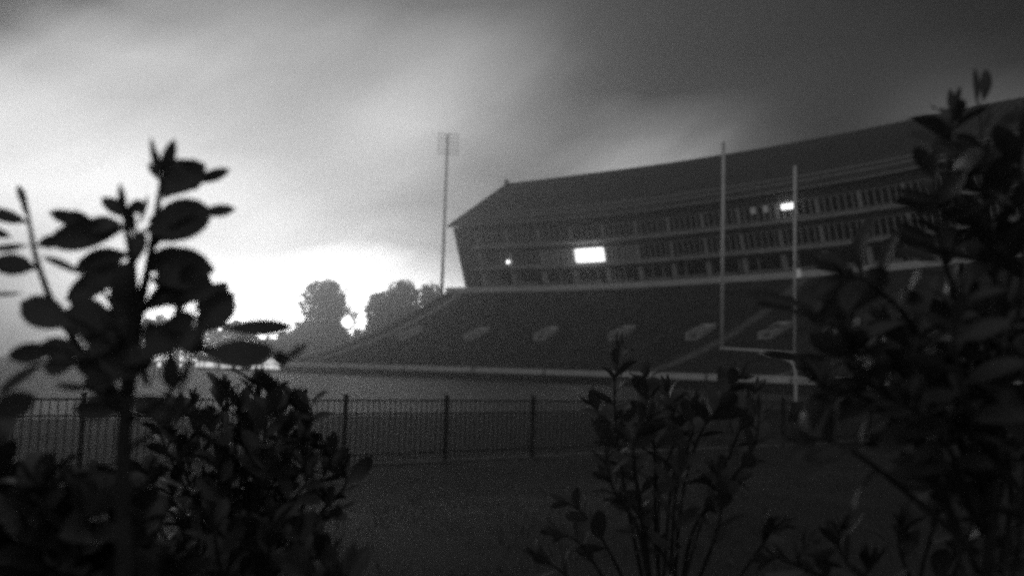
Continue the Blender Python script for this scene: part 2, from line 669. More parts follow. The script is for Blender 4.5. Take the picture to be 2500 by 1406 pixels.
suite = thing('suite_building', 'long leaning suite building with three window bands under a huge dark sloping roof', 'building', (35, 175, HT))
z3a, z3b = 18.9 + ZC, 21.7 + ZC
l2a, l2b = 22.3 + ZC, 22.95 + ZC
z2a, z2b = 23.2 + ZC, 26.1 + ZC
l1a, l1b = 27.0 + ZC, 27.6 + ZC
z1a, z1b = 27.9 + ZC, 30.6 + ZC
mb = MB()
S0 = 1.2


CREST = [(1090, 470), (1220, 452), (1400, 427), (1600, 400), (1765, 377), (2000, 338), (2300, 272), (2500, 228), (2700, 180)]


def crest_dz(s):
    q = TP(s, 15.2, ZR)
    x, y = proj(q)
    x = min(max(x, 1220), 2600)
    yt = float(np.interp(x, [c[0] for c in CREST], [c[1] for c in CREST]))
    return max(-3, min(5, (y - yt) * q.y / FPX))


_sg = np.linspace(0, SMAX, 40)
_dz = np.array([crest_dz(s_) for s_ in _sg])
_dz = np.convolve(np.pad(_dz, 3, mode='edge'), np.ones(7) / 7, 'valid')
print('crest', np.round(_dz, 1))


def RP(s, w, z):
    f = max(0.0, (z - ZE) / (ZR - ZE))
    return TP(s, w, z + f * float(np.interp(s, _sg, _dz)))


def band(za, zb, off=0.0, th=0.6):
    return [(wf(za) + off, za), (wf(zb) + off, zb), (wf(zb) + off + th, zb), (wf(za) + off + th, za)]


for za, zb in ((ZB, z3a), (z3b, z2a), (z2b, z1a), (z1b, ZE - 0.05)):
    sweep(mb, S0, SMAX, band(za, zb))
mb.build('facade_wall', MT['facade'], suite)
mb = MB()
# end wall closing the building on its far left side
endp = [(wf(ZB) + 0.9, ZB), (wf(ZE) + 0.9, ZE - 0.4), (14.8, ZR - 1.0), (14.8, ZB)]
sweep(mb, S0, S0 + 0.5, endp, RP)
mb.build('end_wall', MT['facade'], suite)
mb = MB()
sweep(mb, S0, SMAX, [(14.0, ZB), (14.0, ZR - 1.3), (14.6, ZR - 1.0), (14.6, ZB)], RP)
mb.build('rear_wall', MT['facade'], suite)
mb = MB()
sweep(mb, 0.2, SMAX, [(-0.6, ZE), (-0.6, ZE + 0.5), (15.2, ZR), (15.6, ZR - 0.6)], RP)
roof = mb.build('roof', MT['roof'], suite)
mb = MB()
s = 1.0
while s < SMAX:
    a, b = RP(s, -0.55, ZE + 0.52), RP(s, 15.1, ZR + 0.02)
    mb.tube([a, b], 0.09, n=4)
    s += 1.6
mb.build('standing_seam', MT['roof'], roof)
for w_, z_ in ((-0.66, ZE + 0.22), (0.9, ZE + 1.62), (2.4, ZE + 2.65)):
    mb = MB()
    sweep(mb, 0.3, SMAX, [(w_, z_), (w_, z_ + 0.16), (w_ + 0.05, z_ + 0.16), (w_ + 0.05, z_)], RP)
    mb.build('gutter' if w_ < 0 else 'snow_rail', MT['frame'], roof)
mb = MB()
p = RP(0.6, 15.0, ZR - 0.1)
mb.box(p, 0.9, 0.8, 0.9, 0.6)
mb.build('roof_vent', MT['roof'], roof)
for za, zb, s_from in ((l1a, l1b, 5.5), (l2a, l2b, 5.0)):
    mb = MB()
    sweep(mb, s_from, SMAX, band(za, zb, -0.75, 0.74))
    mb.build('ledge', MT['ledge'], suite)

sA = find_s(1399, wf(24.7 + ZC), 24.7 + ZC)
sB = find_s(1479, wf(24.7 + ZC), 24.7 + ZC)
L = sB - sA
print('bay', sA, sB, L, 'arc', SMAX)
k0 = -int((sA - 6.0) / L)
bays = [(sA + k * L, sA + (k + 1) * L) for k in range(k0, 60) if sA + (k + 1) * L < SMAX - 1]
s_first = bays[0][0]
# solid stair tower at the far left of the front
mb = MB()
sweep(mb, S0 - 0.05, s_first - 0.35, band(ZB, ZE - 0.05, -0.03, 0.9))
mb.build('stair_tower_wall', MT['facade'], suite)
PW = 0.35
sL0 = find_s(1906, wf(29.9 + ZC), 29.9 + ZC)
sL1 = find_s(1942, wf(29.9 + ZC), 29.9 + ZC)
random.seed(5)
for fl, (za, zb) in enumerate(((z1a, z1b), (z2a, z2b), (z3a, z3b))):
    for i, (a, b) in enumerate(bays):
        if a > 150:
            continue
        mb = MB()
        pw = PW if fl < 2 else 0.55
        sweep(mb, a - pw, a + pw, band(za, zb, 0.02 if fl < 2 else -0.05), step=5)
        mb.build('pier', MT['frame'] if fl < 2 else MT['ledge'], suite)
    for i, (a, b) in enumerate(bays):
        if len([1 for _ in range(1)]) and a > 150:
            continue
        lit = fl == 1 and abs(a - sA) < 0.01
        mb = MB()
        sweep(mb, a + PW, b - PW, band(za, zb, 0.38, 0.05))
        pane = mb.build('window', MT['lit'] if lit else (MT['halo_glass'] if fl == 1 and abs(a - sA) < L * 1.2 else MT['glass']), suite)
        if lit:
            tag(pane, 'brightly lit window bay, the brightest of the facade')
            continue
        mb = MB()
        nm = 6
        if fl < 2:
            for k in range(1, nm):
                c = a + (b - a) * k / nm
                sweep(mb, c - 0.09, c + 0.09, band(za, zb, 0.12, 0.24), step=5)
            sweep(mb, a + PW, b - PW, band(za, za + 0.14, 0.10, 0.24), step=5)
            sweep(mb, a + PW, b - PW, band(zb - 0.14, zb, 0.10, 0.24), step=5)
        else:
            sweep(mb, a + PW + 0.3, b - PW - 0.3 - random.random() * 2, band(za + 0.15, za + 0.5, 0.05, 0.2), step=5)
            for k in sorted(random.sample(range(1, nm), random.choice((1, 2, 3)))):
                c = a + (b - a) * k / nm
                sweep(mb, c - 0.12, c + 0.12, band(za, zb, 0.12, 0.24), step=5)
        mb.build('frame', MT['frame'], pane)
# lights seen in other windows
mb = MB()
sweep(mb, sL0, sL1, band(29.35 + ZC, 30.25 + ZC, 0.04, 0.06), step=5)
tag(mb.build('lit_pane', MT['lit'], suite), 'bright low window light beside the right goal upright')
for px in (1838, 1868):
    c = find_s(px, wf(29.9 + ZC), 29.9 + ZC)
    mb = MB()
    sweep(mb, c - 0.45, c + 0.45, band(29.3 + ZC, 30.4 + ZC, 0.05, 0.06), step=5)
    tag(mb.build('lit_pane', MT['litdim'], suite), 'dimly lit pane')
c = find_s(1243, wf(24.0 + ZC), 24.0 + ZC)
mb = MB()
q = TP(c, wf(24.2 + ZC) - 0.3, 23.9 + ZC)
mb.ball(q, 0.33)
tag(mb.build('wall_lamp', MT['lamp'], suite), 'small bright lamp on the facade')



def glow(p, w, r):  # added lamp outside the lit pane, spreads a halo over the facade
    ld = bpy.data.lights.new('added_halo_light', 'POINT')
    ld.energy = w
    ld.shadow_soft_size = r
    lo = bpy.data.objects.new('added_halo_light', ld)
    lo.location = p
    C.collection.objects.link(lo)
    lo.parent = suite
    lo.matrix_parent_inverse = suite.matrix_world.inverted()


for f_ in (0.3, 0.7):
    glow(TP(sA + L * f_, wf(24.7 + ZC) - 1.3, 24.6 + ZC), 110, 0.6)
glow(TP((sL0 + sL1) / 2, wf(29.8 + ZC) - 0.9, 29.8 + ZC), 40, 0.4)

# ------------------------------------------------------------------ playing field
pf = MB()
us = list(np.linspace(-420, -40, 12, endpoint=False)) + list(np.arange(-40, 60, 1.0)) + list(np.linspace(60, 160, 6))
ds = [13.0, 14.5, 16, 20, 26, 40, 80, 140, 220, 300]
fu = Vector((0.786, 0.618))
fn = Vector((-0.618, 0.786))
fv = []
for d_ in ds:
    for u_ in us:
        q = Vector((-7.1, 15.2)) + fu * u_ + fn * d_
        fv.append((q.x, q.y, ground_z(q.x, q.y) + 0.016))
nu = len(us)
fs = [(j * nu + i, j * nu + i + 1, (j + 1) * nu + i + 1, (j + 1) * nu + i) for j in range(len(ds) - 1) for i in range(nu - 1)]
pf.add(fv, fs)
tag(pf.build('playing_field', MT['turf']), kind='structure')

# ------------------------------------------------------------------ goal post
Lb, Rb = at(1762, 851, 39.8), at(1940, 861, 43.3)
zc = (Lb.z + Rb.z) / 2
Lb.z = Rb.z = zc
mid = (Lb + Rb) / 2
dirg = (Rb - Lb).normalized()
back = Vector((dirg.y, -dirg.x, 0))
goal = thing('goal_post', 'tall white football goal post with two uprights in front of the grandstand', 'goal post', (mid.x + back.x * 1.9, mid.y + back.y * 1.9, 0))
ztop_l = at(1768, 347, 39.8).z
ztop_r = at(1942, 405, 43.3).z
for P_, zt in ((Lb, ztop_l), (Rb, ztop_r)):
    mb = MB()
    mb.tube([P_, (P_.x, P_.y, zt)], 0.075, n=12)
    mb.build('upright', MT['post'], goal, True)
mb = MB()
mb.tube([Lb - dirg * 0.07, Rb + dirg * 0.07], 0.06, n=12)
mb.build('crossbar', MT['post'], goal, True)
mb = MB()
b0 = mid + back * 1.9
line = []
for z_, o_ in ((-0.1, 1.9), (1.2, 1.9), (1.9, 1.9), (2.25, 1.87), (2.5, 1.77), (2.66, 1.55), (2.76, 1.15), (2.84, 0.6), (zc - 0.06, 0.0)):
    q = mid + back * o_
    line.append(Vector((q.x, q.y, z_)))
line = smooth_line(line, 3)
mb.tube(line, 0.065, n=12)
mb.build('gooseneck', MT['post'], goal, True)
mb = MB()
mb.tube([(b0.x, b0.y, 0.0), (b0.x, b0.y, 0.85)], 0.3, n=14)
mb.build('base_pad', MT['pad'], goal, True)

# white banner hung from the parapet
tb = find_s(1948, -0.4, HT + 1.0)
q = TP(tb, -0.55, HT + 1.55)
ban = MB()
n = nrm(t_of(tb))
ang = math.atan2(n.y, n.x) + PI / 2
ban.box((q.x, q.y, q.z - 4.4), 1.3, 0.06, 4.4, ang)
bn = thing('banner', 'narrow white upright banner with an added glow, hung from the parapet behind the right goal upright', 'banner', (q.x, q.y, q.z))
ban.build('cloth', MT['banner'], bn)
ban = MB()
ban.box((q.x, q.y, q.z + 0.002), 1.2, 0.12, 0.1, ang)
ban.build('rod', MT['pole'], bn)

# ------------------------------------------------------------------ floodlight mast
mt_ = at(1093, 330, 360)
mast = thing('floodlight_mast', 'very tall floodlight mast behind the far end of the grandstand', 'floodlight', (mt_.x, mt_.y, 0))
mb = MB()
mb.tube([(mt_.x, mt_.y, -0.1), (mt_.x, mt_.y, 25), (mt_.x, mt_.y, mt_.z)], 0.95, 0.5, n=12)
mb.build('pole', MT['pole'], mast, True)
rack = MB()
wd = 8.4
for k in range(6):
    z = mt_.z - 8.0 + k * 1.6
    rack.box((mt_.x + 0.4, mt_.y - 0.5, z), wd, 0.2, 0.3)
for x in (-wd / 2, 0, wd / 2):
    rack.box((mt_.x + 0.4 + x, mt_.y - 0.38, mt_.z - 8.0), 0.09, 0.09, 8.2)
rack.build('lamp_rack', MT['pole'], mast)
for k in range(6):
    for j in range(5):
        lm = MB()
        z = mt_.z - 7.95 + k * 1.6
        x = mt_.x + 0.4 - wd / 2 + 0.5 + j * (wd - 1.0) / 4
        lm.tube([(x, mt_.y - 0.62, z), (x, mt_.y - 0.9, z - 0.1), (x, mt_.y - 1.0, z - 0.13)], 0.16, 0.27, n=8)
        lm.build('floodlight_head', MT['pole'], mast)

# ------------------------------------------------------------------ fence
FS = Vector((-7.1, 15.2))
FD = Vector((1.92, 1.51))
fence = thing('metal_fence', 'low black metal picket fence crossing the lawn in front of the field', 'fence', (0, 20.7, -0.15))


def fz(x, y):
    return ground_z(x, y)


K0, K1 = -2, 17
ztop = -0.67 + ZC
for k in range(K0, K1 + 1):
    q = FS + FD * k
    mb = MB()
    mb.box((q.x, q.y, -0.25), 0.075, 0.075, ztop + 0.06 + 0.25, math.atan2(FD.y, FD.x))
    mb.box((q.x, q.y, ztop + 0.062), 0.095, 0.095, 0.025, math.atan2(FD.y, FD.x))
    mb.build('post', MT['fence'], fence)
fa = math.atan2(FD.y, FD.x)
fl_ = FD.length
for k in range(K0, K1):
    c = FS + FD * (k + 0.5)
    for z in (ztop - 0.05, ztop - 0.32, 0.04):
        mb = MB()
        mb.box((c.x, c.y, z), fl_ - 0.08, 0.035, 0.035, fa)
        mb.build('rail', MT['fence'], fence) if False else None
        if z == ztop - 0.05:
            pan = MB()
        pan.v += []
        pan.box((c.x, c.y, z), fl_ - 0.08, 0.035, 0.035, fa)
    for j in range(1, 19):
        q = FS + FD * (k + j / 19)
        pan.box((q.x, q.y, -0.08), 0.018, 0.018, ztop - 0.02 + 0.08, fa)
    pan.build('picket_panel', MT['fence'], fence)
mb = MB()
A = FS + FD * (K0 - 6)
B = FS + FD * (K1 + 6)
mid_ = (A + B) / 2
nn = 60
vs = []
for i in range(nn + 1):
    q = A + (B - A) * i / nn
    o = Vector((-FD.y, FD.x)).normalized() * 0.16
    vs += [(q.x - o.x, q.y - o.y, -0.125), (q.x + o.x, q.y + o.y, -0.125), (q.x + o.x, q.y + o.y, -0.3), (q.x - o.x, q.y - o.y, -0.3)]
fs = []
for i in range(nn):
    for k in range(4):
        fs.append((i * 4 + k, (i + 1) * 4 + k, (i + 1) * 4 + (k + 1) % 4, i * 4 + (k + 1) % 4))
mb.add(vs, fs)
tag(mb.build('kerb_strip', MT['strip']), kind='structure')


# ------------------------------------------------------------------ trees
def tree(name, px, top_y, Y, width, label, seed, group='trees beyond the left end of the grandstand', low=0.12, lobes=24, nleaf=9000, ls=1.0):
    rnd = random.Random(seed)
    top = at(px, top_y, Y)
    H = top.z
    t = thing(name, label, 'tree', (top.x, Y, 0), group)
    mb = MB()
    mb.tube(smooth_line([(top.x, Y, -0.2), (top.x + 0.2, Y, H * 0.3), (top.x - 0.2, Y + 0.3, H * 0.6), (top.x, Y, H * 0.85)]), H * 0.022, H * 0.005, n=8)
    cl = []
    for k in range(lobes):
        f = low + (0.93 - low) * (k + 0.5) / lobes
        a = k * 2.4 + rnd.random()
        env = math.sin(PI * min(1, (f - low * 0.4) / (1.05 - low * 0.4)) ** 0.8) ** 0.6
        r_ = width / 2 * env * (0.25 + 0.35 * rnd.random())
        c = Vector((top.x + math.cos(a) * r_, Y + math.sin(a) * r_, H * f))
        cr = width * (0.17 + 0.10 * rnd.random()) * (0.7 + 0.45 * env)
        c.z = min(c.z, H - cr)
        cl.append((c, cr))
        z0 = max(H * 0.15, c.z - H * 0.22)
        mb.tube([Vector((top.x, Y, z0)), (Vector((top.x, Y, z0)) + c) / 2 + Vector((0, 0, 0.5)), c], H * 0.008, H * 0.003, n=5)
    mb.build('trunk', MT['trunk'], t, True)
    cr_ = MB()
    for _ in range(nleaf):
        c, r0 = cl[rnd.randrange(len(cl))]
        d = Vector((rnd.gauss(0, 1), rnd.gauss(0, 1), rnd.gauss(0, 1))).normalized()
        rr = r0 * (0.45 + 0.6 * rnd.random() ** 0.6)
        nz = mnoise.noise(d * 2.3 + c)
        p = c + d * rr * (1 + 0.28 * nz)
        a = Vector((rnd.gauss(0, 1), rnd.gauss(0, 1), rnd.gauss(0, 0.7))).normalized()
        b = a.cross(Vector((rnd.gauss(0, 1), rnd.gauss(0, 1), rnd.gauss(0, 1)))).normalized()
        s_ = ls * (0.6 + 0.8 * rnd.random())
        cr_.add([p - a * s_, p + b * s_ * 0.6, p + a * s_, p - b * s_ * 0.6], [(0, 1, 2, 3)])
    cr_.build('crown', MT['crown'], t)
    return t


tree('tall_tree', 800, 683, 480, 30, 'tall rounded tree standing alone just left of the bright gap', 1)
tree('bushy_tree', 745, 785, 488, 19, 'lower bushy tree against the left side of the tall rounded tree', 2, nleaf=3800)
tree('spreading_tree', 935, 710, 470, 20, 'tree at the right edge of the bright gap, leftmost of the close row', 3, nleaf=6500)
tree('spreading_tree', 985, 683, 476, 24, 'tallest tree of the close row beside the grandstand end', 4, nleaf=6000)
tree('spreading_tree', 1048, 690, 484, 24, 'tree half hidden by the grandstand end beside the floodlight mast', 5, nleaf=5500)
tree('small_tree', 700, 822, 400, 13, 'small tree at the foot of the seating left end', 6, nleaf=2600, ls=0.7)
tree('small_tree', 655, 830, 410, 11, 'small tree under the round street light', 7, nleaf=2200, ls=0.7)

# far-off wood, one mass
fw = MB()
rnd = random.Random(9)
for k in range(9000):
    px = rnd.uniform(190, 1150)
    yt = 782 if px < 560 else (782 + (px - 560) * 0.45 if px < 640 else (818 if px < 740 else 800))
    yt += 9 * math.sin(px * 0.06) + 6 * math.sin(px * 0.17 + 1)
    Y = 560 + rnd.uniform(-8, 8)
    p = at(px, yt, Y)
    z = p.z * (rnd.random() ** 0.6)
    a = Vector((rnd.gauss(0, 1), rnd.gauss(0, 0.6), rnd.gauss(0, 0.8))).normalized()
    b = a.cross(Vector((rnd.gauss(0, 1), rnd.gauss(0, 1), rnd.gauss(0, 1)))).normalized()
    s_ = 1.5 * (0.6 + 0.8 * rnd.random())
    q = Vector((p.x, Y, z))
    fw.add([q - a * s_, q + b * s_ * 0.7, q + a * s_, q - b * s_ * 0.7], [(0, 1, 2, 3)])
tag(fw.build('distant_wood', MT['crown']), 'far-off low wood along the horizon beyond the field', 'wood', kind='stuff')


# ------------------------------------------------------------------ lamps and lit places at the left
def street_lamp(px, py, Y, r, label, strength='lamp'):
    q = at(px, py, Y)
    t = thing('street_lamp', label, 'street lamp', (q.x, Y, 0), 'lit street lamps beyond the field')
    mb = MB()
    mb.tube([(q.x, Y, -0.1), (q.x, Y, q.z - r * 0.9)], 0.11, 0.07, n=8)
    mb.build('pole', MT['pole'], t, True)
    mb = MB()
    mb.ball(q, r, 12)
    mb.build('globe', MT[strength], t, True)
    mb = MB()
    mb.tube([(q.x, Y, q.z + r), (q.x, Y, q.z + r + 0.15)], 0.18, 0.08, n=8)
    mb.build('cap', MT['pole'], t)


street_lamp(848, 786, 215, 1.25, 'largest glowing lamp, in the bright gap between the trees')
street_lamp(641, 820, 150, 0.55, 'round lamp glowing under the long low leaf of the left shrub')
street_lamp(537, 800, 150, 0.38, 'small lamp glowing between the leaves of the left shrub')
street_lamp(390, 890, 90, 0.24, 'low lamp right of its dimmer neighbour, behind the left shrub', 'lampdim')
street_lamp(378, 877, 92, 0.17, 'dimmer low lamp, left of the brighter low lamp behind the left shrub', 'lampdim')
street_lamp(440, 892, 90, 0.19, 'low lamp between the curved stems of the left shrub', 'lampdim')

pq0, pq1 = at(475, 890, 185), at(690, 893, 185)
pav = thing('long_pavilion', 'long low pavilion with a row of lit openings beyond the field', 'pavilion', ((pq0.x + pq1.x) / 2, 187, 0))
mb = MB()
mb.box(((pq0.x + pq1.x) / 2, 188.5, 0), pq1.x - pq0.x, 5, 2.2)
mb.build('wall', MT['facade'], pav)
mb = MB()
cx = (pq0.x + pq1.x) / 2
hx = (pq1.x - pq0.x) / 2 + 0.6
mb.add([(cx - hx, 185.2, 2.2), (cx + hx, 185.2, 2.2), (cx + hx, 191.6, 2.2), (cx - hx, 191.6, 2.2), (cx - hx, 188.4, 3.1), (cx + hx, 188.4, 3.1)],
       [(0, 1, 5, 4), (2, 3, 4, 5), (0, 4, 3), (1, 2, 5), (3, 2, 1, 0)])
mb.build('roof', MT['roof'], pav)
for a, b in ((477, 484), (488, 496), (500, 522), (527, 533), (539, 566), (576, 588), (613, 626), (628, 640), (642, 654), (656, 668), (670, 682)):
    p0, p1 = at(a, 893, 185.9), at(b, 893, 185.9)
    mb = MB()
    mb.box(((p0.x + p1.x) / 2, 185.9, 0.55), p1.x - p0.x, 0.12, 1.05)
    mb.build('lit_opening', MT['lampdim'], pav)
# small tent beside it
q = at(662, 880, 181)
tn = thing('pale_tent', 'small pale pointed tent glowing in front of the pavilion right end', 'tent', (q.x, 181, 0))
mb = MB()
mb.add([(q.x - 1.6, 180, 1.75), (q.x + 1.6, 180, 1.75), (q.x + 1.6, 183, 1.75), (q.x - 1.6, 183, 1.75), (q.x, 181.5, 3.3)], [(0, 1, 4), (1, 2, 4), (2, 3, 4), (3, 0, 4), (3, 2, 1, 0)])
mb.build('canopy', MT['lampdim'], tn)
for sx in (-1.5, 1.5):
    for sy in (180.1, 182.9):
        mb = MB()
        mb.tube([(q.x + sx, sy, 0), (q.x + sx, sy, 1.74)], 0.05, n=6)
        mb.build('leg', MT['pole'], tn)

# low garden light in front of the fence
q = at(467, 1160, 11.0)
gz = ground_z(q.x, 11.0)
gl = thing('garden_light', 'tiny low garden light glowing through the bush on the left', 'garden light', (q.x, 11.0, gz))
mb = MB()
mb.tube([(q.x, 11, gz), (q.x, 11, q.z - 0.03)], 0.02, n=8)
mb.build('stake', MT['fence'], gl)
mb = MB()
mb.ball(q, 0.034)
mb.build('globe', MT['lampdim'], gl, True)
mb = MB()
mb.tube([(q.x, 11, q.z + 0.035), (q.x, 11, q.z + 0.055)], 0.05, 0.02, n=10)
mb.build('cap', MT['fence'], gl)


# ------------------------------------------------------------------ shrubs
def leaf(mb, B, T, wid, n, fold=0.18, bend=0.08, ob=0.0, wave=0.0):
    B, T = Vector(B), Vector(T)
    ax = T - B
    L_ = ax.length
    t_ = ax.normalized()
    n = (n - t_ * n.dot(t_))
    if n.length < 1e-4:
        n = t_.orthogonal()
    n.normalize()
    sd = t_.cross(n)
    NS = 7
    vs = []
    for i in range(NS + 1):
        f = i / NS
        c = B + ax * f + n * (bend * L_ * (4 * f * (1 - f)) - bend * L_ * 0.6 * f * f)
        g = max(0.0, (f - 0.07) / 0.93)
        hw = wid / 2 * (math.sin(PI * g ** (0.9 + ob)) ** 0.62 if 0 < g < 1 else 0.0)
        hw = max(hw, wid * 0.02 if i < NS else 0.0005)
        up = n * (hw * fold) + n * (wave * hw * math.sin(f * 9))
        vs += [c - sd * hw + up, c - sd * hw * 0.5 + up * 0.35, c, c + sd * hw * 0.5 + up * 0.35, c + sd * hw + up]
    fs = []
    for i in range(NS):
        for k in range(4):
            fs.append((i * 5 + k, i * 5 + k + 1, (i + 1) * 5 + k + 1, (i + 1) * 5 + k))
    mb.add(vs, fs)


def stem_line(pts):
    """pts = (px, py, depth)"""
    return smooth_line([at(*p) for p in pts], 5)


def to_ground(line, spread=0.05):
    p = line[0]
    z = ground_z(p.x, p.y)
    return [Vector((p.x * 1.0 + spread, p.y + 0.02, z - 0.03)), Vector((p.x + spread * 0.6, p.y + 0.01, (z + p.z) / 2))] + line


def shoot(mb_s, mb_l, pts, r0=0.006, r1=0.0015, nleaf=10, ll=0.07, lw=0.4, start=0.15, rnd=random, ground=False, ang=0.9, tipcluster=True, nd=0.35):
    """a stem with alternate leaves; pts listed from the low end to the tip"""
    ln = stem_line(pts)
    base = to_ground(ln) if ground else ln
    mb_s.tube(base, r0, r1, n=7)
    m = len(ln)
    ph = rnd.random() * 6
    for k in range(nleaf):
        f = start + (1 - start) * (k + 0.5 * rnd.random()) / nleaf
        x = f * (m - 1)
        i = min(int(x), m - 2)
        p = ln[i].lerp(ln[i + 1], x - i)
        t_ = (ln[i + 1] - ln[i]).normalized()
        ph += 2.4 + rnd.uniform(-0.4, 0.4)
        a = t_.orthogonal().normalized()
        b = t_.cross(a)
        out = a * math.cos(ph) + b * math.sin(ph)
        an = ang * (1.15 - 0.45 * f) + rnd.uniform(-0.25, 0.25)
        d = (t_ * math.cos(an) + out * math.sin(an)).normalized()
        d = (d + Vector((0, 0, -0.12 * rnd.random()))).normalized()
        L_ = ll * (0.75 + 0.45 * rnd.random()) * (1.0 if f < 0.85 else 0.75)
        n = (t_ * 0.9 + Vector((rnd.gauss(0, nd), rnd.gauss(0, nd), rnd.gauss(0, nd)))).normalized()
        leaf(mb_l, p, p + d * L_, L_ * lw * (0.8 + 0.4 * rnd.random()), n, rnd.uniform(0.05, 0.4), rnd.uniform(-0.03, 0.14), rnd.uniform(0, 0.25))
    if tipcluster:
        p = ln[-1]
        t_ = (ln[-1] - ln[-3]).normalized()
        for k in range(3):
            d = (t_ + Vector((rnd.gauss(0, 0.3), rnd.gauss(0, 0.3), rnd.gauss(0, 0.2)))).normalized()
            leaf(mb_l, p, p + d * ll * 0.62, ll * 0.62 * 0.22, Vector((rnd.gauss(0, 1), -1, rnd.gauss(0, 0.5))), 0.5, 0.03)


def shrub(name, label, cat, basept):
    z = ground_z(basept.x, basept.y)
    return thing(name, label, cat, (basept.x, basept.y, z), 'shrubs in the foreground')


# --- left shrub, leaves set one by one
D = 1.0
rnd = random.Random(3)
ms, ml = MB(), MB()
st1 = [(305, 1406, 1.0), (300, 1150, 1.0), (308, 1000, 1.0), (328, 860, 1.0), (345, 740, 1.0), (365, 640, 1.0), (380, 540, 1.0), (390, 470, 1.0), (393, 440, 1.0)]
root = shrub('tall_leafy_shrub', 'tall dark shrub with broad oval leaves against the bright sky on the left', 'shrub', at(305, 1406, 1.0))
l1 = stem_line(st1)
ms.tube(to_ground(l1, 0.03), 0.0095, 0.002, n=9)
st2 = [(312, 960, 1.0), (320, 840, 0.99), (326, 740, 0.98), (322, 640, 0.98), (310, 560, 0.98), (299, 505, 0.98)]
ms.tube(stem_line(st2), 0.0085, 0.0022, n=8)
st3 = [(300, 1010, 1.0), (262, 945, 1.01), (205, 870, 1.01), (158, 790, 1.02), (128, 740, 1.02), (108, 690, 1.02), (88, 630, 1.02), (76, 570, 1.02), (68, 520, 1.02), (60, 480, 1.02)]
ms.tube(stem_line(st3), 0.0062, 0.0016, n=8)
for s_ in ([(310, 1030, 1.0), (380, 985, 0.98), (435, 935, 0.97), (462, 880, 0.96), (490, 820, 0.95), (520, 790, 0.95)],
           [(315, 950, 1.0), (360, 860, 1.02), (420, 800, 1.03), (500, 770, 1.04), (545, 740, 1.04)],
           [(320, 900, 1.0), (260, 830, 0.97), (200, 790, 0.96), (165, 775, 0.95)],
           [(318, 930, 1.0), (250, 880, 0.98), (200, 878, 0.97), (150, 850, 0.96)],
           [(326, 830, 1.0), (270, 740, 1.03), (230, 680, 1.04)],
           [(350, 760, 1.0), (400, 700, 1.0), (450, 660, 1.0), (480, 650, 1.0)],
           [(480, 850, 0.96), (560, 850, 0.95), (640, 862, 0.95)],
           [(375, 600, 1.0), (420, 555, 0.99), (480, 520, 0.98)],
           [(305, 1100, 1.0), (395, 1040, 0.98), (440, 960, 0.97), (470, 880, 0.96)],
           [(310, 1010, 1.0), (240, 960, 0.98), (190, 943, 0.97)]):
    ms.tube(stem_line(s_), 0.0035, 0.0014, n=6)
